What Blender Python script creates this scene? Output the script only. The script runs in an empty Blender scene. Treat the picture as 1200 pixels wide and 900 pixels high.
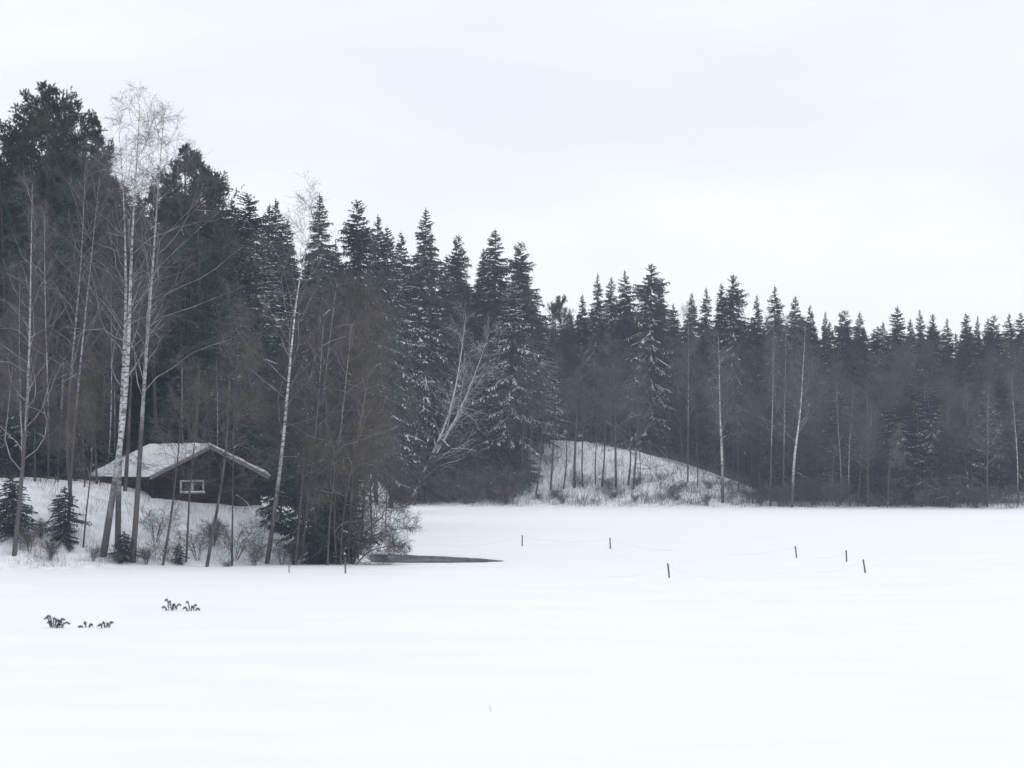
import bpy, math, random
import numpy as np
from mathutils import Vector, Matrix, geometry
R = math.radians
sc = bpy.context.scene
COL = sc.collection
random.seed(7)
rng = np.random.default_rng(11)

# ------------------------------------------------------------------ camera
F_PX, CAM_H = 2500.0, 4.76            # focal length in pixels of a 1200 px wide frame
PITCH = math.atan(90 / F_PX)
cam_d = bpy.data.cameras.new('camera')
cam = bpy.data.objects.new('camera', cam_d); COL.objects.link(cam)
cam.location = (0, 0, CAM_H); cam.rotation_euler = (math.pi / 2 + PITCH, 0, 0)
cam_d.sensor_width = 36; cam_d.lens = 36 * F_PX / 1200
cam_d.clip_start = 0.5; cam_d.clip_end = 5000
sc.camera = cam
sc.render.resolution_x, sc.render.resolution_y = 1024, 768

# ------------------------------------------------------------------ sky, sun, exposure
SUN_EL, SUN_AZ = R(42), R(105)        # soft, behind the cloud deck
w = bpy.data.worlds.new('World'); sc.world = w; w.use_nodes = True
nt = w.node_tree; N = nt.nodes; Lk = nt.links; N.clear()
out = N.new('ShaderNodeOutputWorld')
sky = N.new('ShaderNodeTexSky'); sky.sky_type = 'NISHITA'; sky.sun_disc = False
sky.sun_elevation = SUN_EL; sky.sun_rotation = SUN_AZ; sky.dust_density = 3
b1 = N.new('ShaderNodeBackground'); b1.inputs[1].default_value = 0.05
Lk.new(sky.outputs[0], b1.inputs[0])
tc = N.new('ShaderNodeTexCoord')
mp = N.new('ShaderNodeMapping'); mp.inputs['Scale'].default_value = (3.2, 3.2, 11); mp.inputs['Rotation'].default_value = (0, R(-14), 0)
mp.inputs['Location'].default_value = (1.3, 0.2, 0.99)
Lk.new(tc.outputs['Generated'], mp.inputs[0])
nz = N.new('ShaderNodeTexNoise'); nz.inputs['Scale'].default_value = 1.0; nz.inputs['Detail'].default_value = 5; nz.inputs['Roughness'].default_value = 0.5
Lk.new(mp.outputs[0], nz.inputs[0])
cr = N.new('ShaderNodeValToRGB'); e = cr.color_ramp.elements
e[0].position = 0.36; e[0].color = (0.86, 0.89, 0.93, 1)
e[1].position = 0.58; e[1].color = (1.0, 1.0, 1.0, 1)
Lk.new(nz.outputs['Fac'], cr.inputs[0])
b2 = N.new('ShaderNodeBackground'); b2.inputs[1].default_value = 0.87
Lk.new(cr.outputs[0], b2.inputs[0])
ad = N.new('ShaderNodeAddShader'); Lk.new(b1.outputs[0], ad.inputs[0]); Lk.new(b2.outputs[0], ad.inputs[1])
Lk.new(ad.outputs[0], out.inputs[0])

sd = bpy.data.lights.new('sun', 'SUN'); sd.energy = 0.55; sd.angle = R(35); sd.color = (1.0, 0.97, 0.93)
sun = bpy.data.objects.new('sun', sd); COL.objects.link(sun)
dv = Vector((math.sin(SUN_AZ) * math.cos(SUN_EL), math.cos(SUN_AZ) * math.cos(SUN_EL), math.sin(SUN_EL)))
sun.rotation_euler = (dv).to_track_quat('Z', 'Y').to_euler()
sun.location = (0, 0, 60)
vs = sc.view_settings; vs.view_transform = 'Standard'; vs.look = 'None'; vs.exposure = 0.0; vs.gamma = 1; vs.use_curve_mapping = False
cy = sc.cycles
cy.max_bounces = 4; cy.diffuse_bounces = 3; cy.glossy_bounces = 2; cy.transmission_bounces = 2; cy.volume_bounces = 1
cy.transparent_max_bounces = 4; cy.use_denoising = True; cy.use_adaptive_sampling = True; cy.adaptive_threshold = 0.02

def ray(px, py):
    u, v = (px - 600) / F_PX, (450 - py) / F_PX
    k = math.cos(PITCH) - v * math.sin(PITCH)
    return u / k, (math.sin(PITCH) + v * math.cos(PITCH)) / k
def at(px, py, Y):                     # a point of the place at distance Y seen in that direction
    a, b = ray(px, py)
    return np.array((a * Y, Y, CAM_H + b * Y))
def on_ice(px, py):
    a, b = ray(px, py); Y = -CAM_H / b
    return np.array((a * Y, Y, 0.0))

# ------------------------------------------------------------------ materials
def mat(name, c1, c2=None, scale=4.0, rough=0.85, bump=0.0, obj_var=0.0, detail=4, stretch=None, spec=0.2, lo=0.35, hi=0.65):
    m = bpy.data.materials.new(name); m.use_nodes = True
    n = m.node_tree.nodes; l = m.node_tree.links
    b = n['Principled BSDF']; b.inputs['Roughness'].default_value = rough
    b.inputs['Specular IOR Level'].default_value = spec
    t = n.new('ShaderNodeTexCoord'); mpn = n.new('ShaderNodeMapping'); l.new(t.outputs['Object'], mpn.inputs[0])
    if stretch: mpn.inputs['Scale'].default_value = stretch
    z = n.new('ShaderNodeTexNoise'); z.inputs['Scale'].default_value = scale; z.inputs['Detail'].default_value = detail
    l.new(mpn.outputs[0], z.inputs[0])
    r = n.new('ShaderNodeValToRGB'); e = r.color_ramp.elements
    e[0].position = lo; e[0].color = (*c1, 1); e[1].position = hi; e[1].color = (*(c2 or c1), 1)
    l.new(z.outputs['Fac'], r.inputs[0]); last = r.outputs[0]
    if obj_var:
        oi = n.new('ShaderNodeObjectInfo'); hs = n.new('ShaderNodeHueSaturation')
        mr = n.new('ShaderNodeMapRange'); mr.inputs['To Min'].default_value = 1 - obj_var; mr.inputs['To Max'].default_value = 1 + obj_var
        l.new(oi.outputs['Random'], mr.inputs[0]); l.new(mr.outputs[0], hs.inputs['Value']); l.new(last, hs.inputs['Color']); last = hs.outputs[0]
    l.new(last, b.inputs['Base Color'])
    if bump:
        bp = n.new('ShaderNodeBump'); bp.inputs['Strength'].default_value = bump; bp.inputs['Distance'].default_value = 0.1
        l.new(z.outputs['Fac'], bp.inputs['Height']); l.new(bp.outputs[0], b.inputs['Normal'])
    return m

M = {}
M['needle'] = mat('spruce_needles', (0.024, 0.038, 0.037), (0.050, 0.070, 0.066), 0.9, obj_var=0.25)
M['pine_needle'] = mat('pine_needles', (0.028, 0.042, 0.032), (0.055, 0.072, 0.055), 0.9, obj_var=0.2)
M['twig'] = mat('grey_twigs', (0.080, 0.076, 0.076), (0.125, 0.117, 0.116), 1.5, obj_var=0.2)
M['alder'] = mat('brown_twigs', (0.080, 0.072, 0.068), (0.122, 0.109, 0.102), 1.0, obj_var=0.25)
M['bark'] = mat('dark_bark', (0.05, 0.043, 0.042), (0.12, 0.105, 0.10), 7, stretch=(1, 1, .25), bump=.5)
M['pine_bark'] = mat('pine_bark', (0.065, 0.052, 0.047), (0.11, 0.085, 0.072), 5, stretch=(1, 1, .3), bump=.5)
M['pale_twig'] = mat('birch_twigs', (0.085, 0.075, 0.078), (0.14, 0.125, 0.13), 2.0, obj_var=0.15)
M['frost_twig'] = mat('frosted_twigs', (0.18, 0.175, 0.18), (0.34, 0.34, 0.35), 2.0)
M['frost_limb'] = mat('frosted_limb_bark', (0.36, 0.37, 0.38), (0.60, 0.61, 0.63), 2.0)
M['limb'] = mat('pale_limb_bark', (0.13, 0.12, 0.12), (0.34, 0.33, 0.33), 2.5, obj_var=0.1)
M['snow'] = mat('branch_snow', (0.78, 0.81, 0.85), (0.86, 0.88, 0.90), 3, rough=.6)

def birch_bark(name, dark_below, white=(0.58, 0.58, 0.59)):
    m = bpy.data.materials.new(name); m.use_nodes = True
    n = m.node_tree.nodes; l = m.node_tree.links; b = n['Principled BSDF']; b.inputs['Roughness'].default_value = .75
    b.inputs['Specular IOR Level'].default_value = .2
    t = n.new('ShaderNodeTexCoord')
    m1 = n.new('ShaderNodeMapping'); m1.inputs['Scale'].default_value = (2.6, 2.6, 8.0); l.new(t.outputs['Object'], m1.inputs[0])
    z1 = n.new('ShaderNodeTexNoise'); z1.inputs['Scale'].default_value = 1.1; z1.inputs['Detail'].default_value = 6; z1.inputs['Roughness'].default_value = .75; l.new(m1.outputs[0], z1.inputs[0])
    r1 = n.new('ShaderNodeValToRGB'); e = r1.color_ramp.elements
    e[0].position = .41; e[0].color = (.10, .09, .09, 1); e[1].position = .53; e[1].color = (*white, 1)
    l.new(z1.outputs['Fac'], r1.inputs[0])
    sx = n.new('ShaderNodeSeparateXYZ'); l.new(t.outputs['Object'], sx.inputs[0])
    z2 = n.new('ShaderNodeTexNoise'); z2.inputs['Scale'].default_value = 1.3; z2.inputs['Detail'].default_value = 3; l.new(t.outputs['Object'], z2.inputs[0])
    ma = n.new('ShaderNodeMath'); ma.operation = 'MULTIPLY_ADD'; ma.inputs[1].default_value = 4.0; l.new(z2.outputs['Fac'], ma.inputs[0]); l.new(sx.outputs['Z'], ma.inputs[2])
    mr = n.new('ShaderNodeMapRange'); mr.inputs['From Min'].default_value = dark_below + 1; mr.inputs['From Max'].default_value = dark_below + 4; l.new(ma.outputs[0], mr.inputs[0])
    mx = n.new('ShaderNodeMix'); mx.data_type = 'RGBA'; mx.inputs[6].default_value = (.09, .08, .078, 1)
    l.new(mr.outputs[0], mx.inputs[0]); l.new(r1.outputs[0], mx.inputs[7]); l.new(mx.outputs[2], b.inputs['Base Color'])
    bp = n.new('ShaderNodeBump'); bp.inputs['Strength'].default_value = .4; bp.inputs['Distance'].default_value = .03
    l.new(z1.outputs['Fac'], bp.inputs['Height']); l.new(bp.outputs[0], b.inputs['Normal'])
    return m
M['birch'] = birch_bark('birch_bark', 3.0)
M['birch_grey'] = birch_bark('birch_bark_weathered', 6.5, (.40, .39, .39))

# ------------------------------------------------------------------ mesh helpers
class Geo:
    """collects vertex blocks with equal-sized faces"""
    def __init__(s): s.v = []; s.f4 = []; s.f3 = []; s.n = 0
    def add(s, v, f4=None, f3=None):
        v = np.asarray(v, float).reshape(-1, 3)
        if f4 is not None and len(f4): s.f4.append(np.asarray(f4, np.int64) + s.n)
        if f3 is not None and len(f3): s.f3.append(np.asarray(f3, np.int64) + s.n)
        s.v.append(v); s.n += len(v)
    def mesh(s, name, material, smooth=False):
        me = bpy.data.meshes.new(name)
        V = np.concatenate(s.v) if s.v else np.zeros((0, 3))
        f4 = np.concatenate(s.f4) if s.f4 else np.zeros((0, 4), np.int64)
        f3 = np.concatenate(s.f3) if s.f3 else np.zeros((0, 3), np.int64)
        me.vertices.add(len(V)); me.vertices.foreach_set('co', V.astype(np.float32).ravel())
        me.loops.add(len(f4) * 4 + len(f3) * 3)
        me.loops.foreach_set('vertex_index', np.concatenate([f4.ravel(), f3.ravel()]).astype(np.int32))
        me.polygons.add(len(f4) + len(f3))
        st = np.concatenate([np.arange(len(f4)) * 4, len(f4) * 4 + np.arange(len(f3)) * 3]).astype(np.int32)
        me.polygons.foreach_set('loop_start', st)
        if smooth: me.polygons.foreach_set('use_smooth', np.ones(len(st), bool))
        me.materials.append(material); me.update(calc_edges=True); me.validate()
        return me

def norm(a): return a / np.maximum(np.linalg.norm(a, axis=-1, keepdims=True), 1e-9)
def rnd(*s): return rng.random(s) if s else rng.random()
def rvec(n): return norm(rng.normal(size=(n, 3)))

def tubes(g, P, Rd, sides):
    """P (N,K,3) polylines, Rd (N,K) radii"""
    Nn, K, _ = P.shape
    T = np.empty_like(P); T[:, 1:-1] = P[:, 2:] - P[:, :-2]; T[:, 0] = P[:, 1] - P[:, 0]; T[:, -1] = P[:, -1] - P[:, -2]
    T = norm(T); ref = np.zeros_like(T); m = np.abs(T[..., 2]) > .8
    ref[..., 2] = 1; ref[m] = (1, 0, 0)
    # one reference per polyline keeps rings untwisted
    steep = np.abs(norm(P[:, -1] - P[:, 0])[:, 2]) > .6
    ref[:] = np.where(steep[:, None, None], np.array((1., 0, 0)), np.array((0, 0, 1.)))
    A = norm(np.cross(T, ref)); B = np.cross(T, A)
    th = np.arange(sides) * 2 * math.pi / sides
    V = P[:, :, None] + Rd[:, :, None, None] * (A[:, :, None] * np.cos(th)[:, None] + B[:, :, None] * np.sin(th)[:, None])
    i = np.arange(Nn)[:, None, None] * K * sides; k = np.arange(K - 1)[None, :, None] * sides; s = np.arange(sides)[None, None]
    s2 = (s + 1) % sides
    f = np.stack(np.broadcast_arrays(i + k + s, i + k + s2, i + k + sides + s2, i + k + sides + s), -1).reshape(-1, 4)
    g.add(V, f)

def ribbons(g, P, W, flat=False):
    """thin strips along the polylines; W (N,K) half widths"""
    Nn, K, _ = P.shape
    T = norm(P[:, -1] - P[:, 0])
    side = np.cross(T, np.array((0, 0, 1.)) if flat else rvec(Nn)); side = norm(side)
    if flat: side = norm(side + rng.normal(size=(Nn, 3)) * (.15 if flat is True else flat))
    V = np.stack([P - side[:, None] * W[..., None], P + side[:, None] * W[..., None]], 2)
    i = np.arange(Nn)[:, None] * K * 2; k = np.arange(K - 1)[None] * 2
    f = np.stack(np.broadcast_arrays(i + k, i + k + 1, i + k + 3, i + k + 2), -1).reshape(-1, 4)
    g.add(V, f)

def slivers(g, P0, P1, w):
    """one pointed triangle each"""
    Nn = len(P0); T = norm(P1 - P0); s = norm(np.cross(T, rvec(Nn))) * np.reshape(w, (-1, 1))
    V = np.stack([P0 - s, P0 + s, P1], 1)
    g.add(V, f3=np.arange(Nn * 3).reshape(-1, 3))

def interp(P, Rd, i, t):
    """points, tangents, radii on polylines i at parameters t"""
    K = P.shape[1]; x = np.clip(t, 0, .9999) * (K - 1); k = x.astype(int); f = (x - k)[:, None]
    a, b = P[i, k], P[i, k + 1]
    return a + (b - a) * f, norm(b - a), (Rd[i, k] * (1 - f[:, 0]) + Rd[i, k + 1] * f[:, 0])

def sprout(P, Rd, m, t0, t1, ang, lenf, K, trop=0.0, trop2=0.0, jit=.12, rs=.6, rend=.25, rmin=.004, up=None):
    """grow m children on every parent polyline"""
    Nn = P.shape[0]; i = np.repeat(np.arange(Nn), m); n = len(i)
    t = t0 + (t1 - t0) * (np.tile(np.arange(m), Nn) + rnd(n)) / m
    p, T, r = interp(P, Rd, i, t)
    perp = norm(np.cross(T, rvec(n)))
    if up is not None: perp = norm(perp + np.array((0, 0, up)))
    a = R(1) * (ang + (rnd(n) - .5) * ang * .5)
    d = norm(T * np.cos(a)[:, None] + perp * np.sin(a)[:, None])
    Lp = np.linalg.norm(P[:, -1] - P[:, 0], axis=1)[i]
    L = lenf(t, Lp) * (.7 + .6 * rnd(n))
    Q = np.empty((n, K, 3)); Q[:, 0] = p
    for k in range(1, K):
        s = (k - 1) / max(1, K - 2)
        d = norm(d + rng.normal(size=(n, 3)) * jit + np.array((0, 0, 1.)) * (trop * (1 - s) + trop2 * s))
        Q[:, k] = Q[:, k - 1] + d * (L / (K - 1))[:, None]
    rb = np.maximum(r * rs, rmin)
    W = rb[:, None] * np.linspace(1, rend, K)[None]
    return Q, np.maximum(W, rmin * .6), t

def snow_on(g, P, Rd, frac, t0=0, width=1.6, lift=1.0):
    n = P.shape[0]; dd_ = np.abs(norm(P[:, -1] - P[:, 0])[:, 2]); sel = (rnd(n) < frac) & (dd_ < .45)
    if not sel.any(): return
    Q = P[sel] + np.array((0, 0, 1.)) * (Rd[sel] * lift + .008)[..., None]
    ribbons(g, Q, np.maximum(Rd[sel] * width, .012) * (.3 + 1.0 * rnd(*Rd[sel].shape)), flat=True)

def make_obj(name, me, parent=None):
    o = bpy.data.objects.new(name, me); COL.objects.link(o)
    if parent: o.parent = parent
    return o
def tag(o, label=None, cat=None, group=None, kind=None):
    if label: o['label'] = label
    if cat: o['category'] = cat
    if group: o['group'] = group
    if kind: o['kind'] = kind
    return o

# a tree kind = name, parts [(name, mesh)], height
class Proto:
    def __init__(s, name, cat, parts, H): s.name = name; s.cat = cat; s.parts = parts; s.H = H
def plant(pr, loc, h, label, group=None, rz=None, widen=1.0, tilt=0.0, skip=()):
    o = bpy.data.objects.new(pr.name, None); COL.objects.link(o)
    k = h / pr.H
    o.location = loc; o.scale = (k * widen, k * widen, k); o.rotation_euler = (0, tilt, rnd() * 6.28 if rz is None else rz)
    o.empty_display_size = .5
    tag(o, label, pr.cat, group)
    for nm, me in pr.parts:
        if nm in skip: continue
        c = make_obj(nm, me, o)
        if nm in ('branch_snow', 'limbs'): c['kind'] = 'stuff'
    return o

# ------------------------------------------------------------------ tree builders
def make_spruce(H=24, W=2.7, base=.18, snow=.25, dens=1.0, irr=.25, seed=0, pw=.85, sw=1.0):
    gt, gc, gs = Geo(), Geo(), Geo()
    K = 12; z = np.linspace(-.5, H, K)
    tr = np.stack([np.sin(z * .12 + seed) * .08, np.cos(z * .1 + seed) * .08, z], -1)[None]
    tubes(gt, tr, np.linspace(.2 * H / 24, .015, K)[None], 7)
    lead = np.array([[(tr[0, -1, 0], tr[0, -1, 1], H - .7), (tr[0, -1, 0], tr[0, -1, 1], H + .15)]]); ribbons(gc, lead, np.array([[.07, .02]])); ribbons(gc, lead, np.array([[.07, .02]]))
    # boughs
    zz = []; q = H - .25
    while q > H * base:
        zz.append(q); q -= (.17 + .15 * min(1, (H - q) / H * 3)) * (.8 + .4 * rnd())
    zz = np.array(zz); t = (H - zz) / H
    prof = np.minimum(1, (t / .45) ** pw) * (1 - np.clip((t - .7) / .5, 0, 1) * .35)
    nb = np.where(t < .04, 4, np.where(t < .1, 5, 7))
    i = np.repeat(np.arange(len(zz)), nb); n = len(i)
    az = rnd(n) * 6.283; zz_i = zz[i] + (rnd(n) - .5) * .42 * np.clip(t[i] * 8, 0, 1)
    lobes = 1 + irr * .6 * np.sin(az * 2 + seed * 3 + zz[i] * .5) + irr * .5 * np.sin(zz[i] * 2.3 + seed)
    L = W * prof[i] * lobes * (1 - irr + 2 * irr * rnd(n)) + .05
    up = .85 * np.exp(-t[i] * 9) - .14 - .42 * t[i] + (rnd(n) - .5) * .30
    K = 6; s = np.linspace(0, 1, K)[None]
    rad = L[:, None] * s
    dz = L[:, None] * (up[:, None] * s - .26 * s ** 2 + .22 * s ** 3)
    P = np.stack([np.cos(az)[:, None] * rad, np.sin(az)[:, None] * rad, zz_i[:, None] + dz], -1)
    P += rng.normal(size=P.shape) * .02 * L[:, None, None] * s[..., None]
    x0 = np.interp(zz[i], tr[0, :, 2], tr[0, :, 0]); P[..., 0] += x0[:, None]
    ribbons(gc, P, .03 + .05 * L[:, None] / 2.5 * (1 - .5 * s))
    # side sprays
    m = int(15 * dens); I = np.repeat(np.arange(n), m); Nn = len(I)
    tt = .12 + .88 * (np.tile(np.arange(m), n) + rnd(Nn)) / m
    keep = rnd(Nn) < np.clip(L[I] / 1.5, .35, 1); I, tt = I[keep], tt[keep]; Nn = len(I)
    p, T, _ = interp(P, P[..., 0], I, tt)
    lat = norm(np.cross(T, (0, 0, 1.))) * np.where(rnd(Nn) < .5, 1, -1)[:, None]
    d = norm(T * .7 + lat * (.5 + .6 * rnd(Nn))[:, None] + np.array((0, 0, -1.)) * (.15 + .75 * rnd(Nn) * np.clip(t[i][I] * 3, 0, 1))[:, None])
    l = (.07 + .32 * L[I] * (1 - tt * .75)) * (.6 + .7 * rnd(Nn)); l = np.minimum(l, .9)
    e = p + d * l[:, None]
    slivers(gc, p, e, .04 + .09 * l)
    # hanging twiglets
    for _ in range(2):
        u = rnd(Nn)[:, None]; a = p + (e - p) * u
        dd = norm(d * .5 + rng.normal(size=(Nn, 3)) * .45 + np.array((0, 0, -.8)))
        slivers(gc, a, a + dd * ((.10 + .42 * rnd(Nn)) * np.clip(L[I] / 1.6, .2, 1.1))[:, None], .04)
    # snow lying on the boughs
    if snow > 0:
        sn = (np.sin(az * 1.0 + seed) * .5 + .5) * .5 + .5 * rnd(n)
        sel = np.where((sn > 1 - snow) & (t[i] > .06))[0]
        if len(sel):
            Q = P[sel][:, 1:] + np.array((0, 0, .05)); ww = (.014 + .009 * L[sel][:, None]) * np.array((.5, 1., 1.2, 1., .4))[None] * (.3 + 1.4 * rnd(len(sel), 5))
            ribbons(gs, Q, ww, flat=True)
        selp = np.where((sn[I] > 1 - snow * .9) & (rnd(Nn) < .45 + .2 * (sw - 1)))[0]
        if len(selp):
            a, b = p[selp], p[selp] + (e[selp] - p[selp]) * .8
            ribbons(gs, np.stack([a, (a + b) / 2 + (0, 0, .03), b], 1) + np.array((0, 0, .035)), sw * np.array([.02, .04, .015])[None] * (.5 + rnd(len(selp), 1)), flat=.5)
    parts = [('trunk', gt.mesh('spruce_trunk', M['bark'], True)), ('crown', gc.mesh('spruce_crown', M['needle']))]
    if gs.n: parts.append(('branch_snow', gs.mesh('spruce_snow', M['snow'])))
    return Proto('spruce_tree', 'spruce', parts, H)

def make_pine(H=22, W=2.6, base=.35, snow=.1, seed=0):
    gt, gc, gs = Geo(), Geo(), Geo()
    K = 14; z = np.linspace(-.5, H, K)
    tr = np.stack([np.sin(z * .22 + seed) * .16, np.cos(z * .17 + seed) * .16, z], -1)[None]; rd = np.linspace(.21, .03, K)[None]
    tubes(gt, tr, rd, 8)
    prof = lambda t, Lp: W * (.10 + .9 * np.interp((1 - t) / (1 - base), [0, .08, .2, .35, .6, 1], [0, .35, .75, 1, .9, .45])) * (.9 + .2 * np.sin(t * 37 + seed))
    B, rb, tb = sprout(tr, rd, 78, base, .985, 66, prof, 6, trop=.03, trop2=.07, jit=.13, rs=.35, rmin=.014)
    B2, r2, _ = sprout(B, rb, 11, .25, 1, 48, lambda t, Lp: Lp * .34 + .10, 4, trop=.06, trop2=.12, jit=.2, rs=.5, rmin=.009)
    tubes(gt, B, rb, 4); ribbons(gt, B2, r2)
    B3, r3, _ = sprout(B2, r2, 6, .25, 1, 45, lambda t, Lp: Lp * .35 + .12, 3, trop=.12, trop2=.15, jit=.2, rmin=.007)
    B3 = B3[rnd(len(B3)) < np.clip((np.linalg.norm(B3[:, -1] - B3[:, 0], axis=1) - .10) / .26, .05, 1)]
    n = len(B3); m = 20; I = np.repeat(np.arange(n), m); u = (rnd(len(I)) ** .6)[:, None]
    a = B3[I, 0] + (B3[I, 2] - B3[I, 0]) * u
    d = norm(norm(B3[I, 2] - B3[I, 0]) * .7 + rng.normal(size=(len(I), 3)) * .6 + np.array((0, 0, .25)))
    slivers(gc, a, a + d * (.09 + .11 * rnd(len(I)))[:, None], .024)
    if snow: snow_on(gs, B2, r2 * 3, snow)
    parts = [('trunk', gt.mesh('pine_trunk', M['pine_bark'], True)), ('crown', gc.mesh('pine_crown', M['pine_needle']))]
    if gs.n: parts.append(('branch_snow', gs.mesh('pine_snow', M['snow'])))
    return Proto('pine_tree', 'pine', parts, H)

def smooth_path(pts, K):
    pts = np.asarray(pts, float); s = np.concatenate([[0], np.cumsum(np.linalg.norm(np.diff(pts, axis=0), axis=1))]); u = np.linspace(0, s[-1], K)
    q = np.stack([np.interp(u, s, pts[:, k]) for k in range(3)], -1)
    for _ in range(3): q[1:-1] = (q[:-2] + 2 * q[1:-1] + q[2:]) / 4
    return q

def make_bare(H=16, paths=None, r0=.14, n1=34, ang1=42, len1=.24, base=.25, n2=7, n3=6, n4=4, trop1=.06, hang=-.10, bark='birch', twig='pale_twig',
              snow=0.0, name='birch_tree', cat='birch', up1=None, tw=.006, wob=.25, seed=0, len2=.42, len3=.40, len4=.45, snow3=0.0, limb=None):
    gt, gc, gs = Geo(), Geo(), Geo()
    if paths is None:
        z = np.linspace(-.5, H, 12); q = np.stack([np.sin(z * .25 + seed) * wob, np.cos(z * .2 + seed * 2) * wob, z], -1); q[:, :2] -= q[1, :2]
        paths = [(q, r0)]
    P = np.stack([smooth_path(p, 18) for p, _ in paths]); rd = np.stack([np.linspace(1, .10, 18) ** 1.15 * r for _, r in paths])
    tubes(gt, P, rd, 8)
    shape = lambda t, Lp: Lp * len1 * (1.25 - .95 * ((t - base) / (1 - base)) ** 1.3)
    B1, r1, _ = sprout(P, rd, n1, base, .99, ang1, shape, 7, trop=trop1, trop2=trop1 * .3, jit=.21, rs=.32, rmin=.010, up=up1)
    gl = Geo(); tubes(gl, B1, r1, 4)
    B2, r2, _ = sprout(B1, r1, n2, .15, 1, 42, lambda t, Lp: Lp * len2 * (1.2 - .7 * t) + .1, 5, trop=.03, trop2=hang * .5, jit=.14, rs=.55, rmin=tw * 1.2)
    ribbons(gc, B2, r2)
    B3, r3, _ = sprout(B2, r2, n3, .1, 1, 40, lambda t, Lp: Lp * len3 + .12, 4, trop=0, trop2=hang, jit=.15, rs=.6, rmin=tw)
    ribbons(gc, B3, r3)
    if n4:
        B4, r4, _ = sprout(B3, r3, n4, .1, 1, 38, lambda t, Lp: Lp * len4 + .10, 3, trop=hang * .5, trop2=hang * 1.5, jit=.15, rs=.6, rmin=tw * .8)
        ribbons(gc, B4, r4)
    if snow:
        snow_on(gs, B1, np.maximum(r1, .012), snow, width=1.5); snow_on(gs, B2, r2 * 1.2, snow * .5)
    if snow3: snow_on(gs, B3, r3 * 1.1, snow3)
    parts = [('trunk', gt.mesh(name + '_trunk', M[bark], True)), ('crown', gc.mesh(name + '_crown', M[twig])), ('limbs', gl.mesh(name + '_limbs', M['limb' if bark.startswith('birch') else bark] if not limb else M[limb], True))]
    if gs.n: parts.append(('branch_snow', gs.mesh(name + '_snow', M['snow'])))
    return Proto(name, cat, parts, H)

# ------------------------------------------------------------------ ground: lie of the land
def sm(x): x = np.clip(x, 0, 1); return x * x * (3 - 2 * x)
def wav(x, y, s, a=0.0):
    return (np.sin(x * s + 1.3 + a) * np.cos(y * s * 1.27 + .7 * a) + .6 * np.sin(x * s * 2.1 + y * s * 1.3 + a * 2) + .35 * np.sin(x * s * 4.3 - y * s * 3.7 + a * 3)) / 1.95
def ground(x, y):
    x = np.asarray(x, float); y = np.asarray(y, float)
    ysn = np.interp(x, [-60, -22.3, -7.9, -4], [90, 93, 99, 101])
    xe = np.interp(y, [95, 110, 150, 224], [-6.6, -7.6, -9.5, -11.2])
    dn = np.minimum(y - ysn, (xe - x) * 1.7) + wav(x, y, .9) * .35
    yf = np.interp(x, [-60, -11, 20, 50, 120], [225, 223.6, 216.5, 209.3, 196])
    df = y - yf + wav(x, y, .7, 2) * .5
    zc = np.interp(x, [-60, -24.7, -20.6, -17.7, -14.4, -12.4, -8.2, -6.5], [5, 3.75, 3.55, 3.2, 2.55, 2.5, 1.1, .8])
    zn = zc * sm(dn / 10 + .02) + np.clip(y - 112, 0, 90) * .045 * sm(dn / 15)
    zn = np.where(dn < 0, dn * .35, zn + .12 * np.minimum(dn, 1))
    zm = np.interp(x, [-60, -20, -9.6, -3.8, 1, 3.8, 8.6, 13.4, 17.3, 22, 24, 26.9, 28.8, 34, 60, 120],
                   [6, 5, 4.2, 5.6, 6.5, 6.8, 6.7, 5.7, 4.7, 3.3, 2.5, 1.5, 1.0, .9, 1.0, 1.2])
    zf = zm * sm(df / 19 + .05) + np.clip(df - 19, 0, 120) * .035
    zf = np.where(df < 0, df * .35, zf + .10 * np.minimum(df, 1))
    z = np.maximum(zn, zf)
    z = z + np.where(z > .05, wav(x, y, 1.1, 5) * .10 + wav(x, y, 3.1, 1) * .03, 0)
    z = z + np.where((z > .3) & (y > 214) & (y < 262), wav(x, y, .45, 7) * .22 * sm(z / 2), 0)
    return np.maximum(z, -1.0)
def gz(x, y): return float(ground(x, y))

def grid(xs, ys):
    X, Y = np.meshgrid(xs, ys); Z = ground(X, Y); V = np.stack([X, Y, Z], -1).reshape(-1, 3)
    nx = len(xs); a = (np.arange(len(ys) - 1)[:, None] * nx + np.arange(nx - 1)[None]).ravel()
    return V, np.stack([a, a + 1, a + nx + 1, a + nx], -1)
xs = np.concatenate([np.linspace(-1500, -90, 16), np.linspace(-80, -46, 18), np.arange(-45, 75, .6), np.linspace(76, 110, 18), np.linspace(125, 1500, 16)])
ys = np.concatenate([np.arange(86, 130, .5), np.arange(130, 204, 2.), np.arange(204, 262, .6), np.arange(262, 340, 4.), np.linspace(345, 1500, 20)])
g = Geo(); g.add(*grid(xs, ys))

M['bank_snow'] = mat('bank_snow', (0.66, 0.69, 0.73), (0.84, 0.86, 0.89), 1.6, rough=.7, bump=.5, detail=8, lo=.3, hi=.6)
land = make_obj('ground', g.mesh('ground', M['bank_snow'], True)); tag(land, kind='structure')

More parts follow.
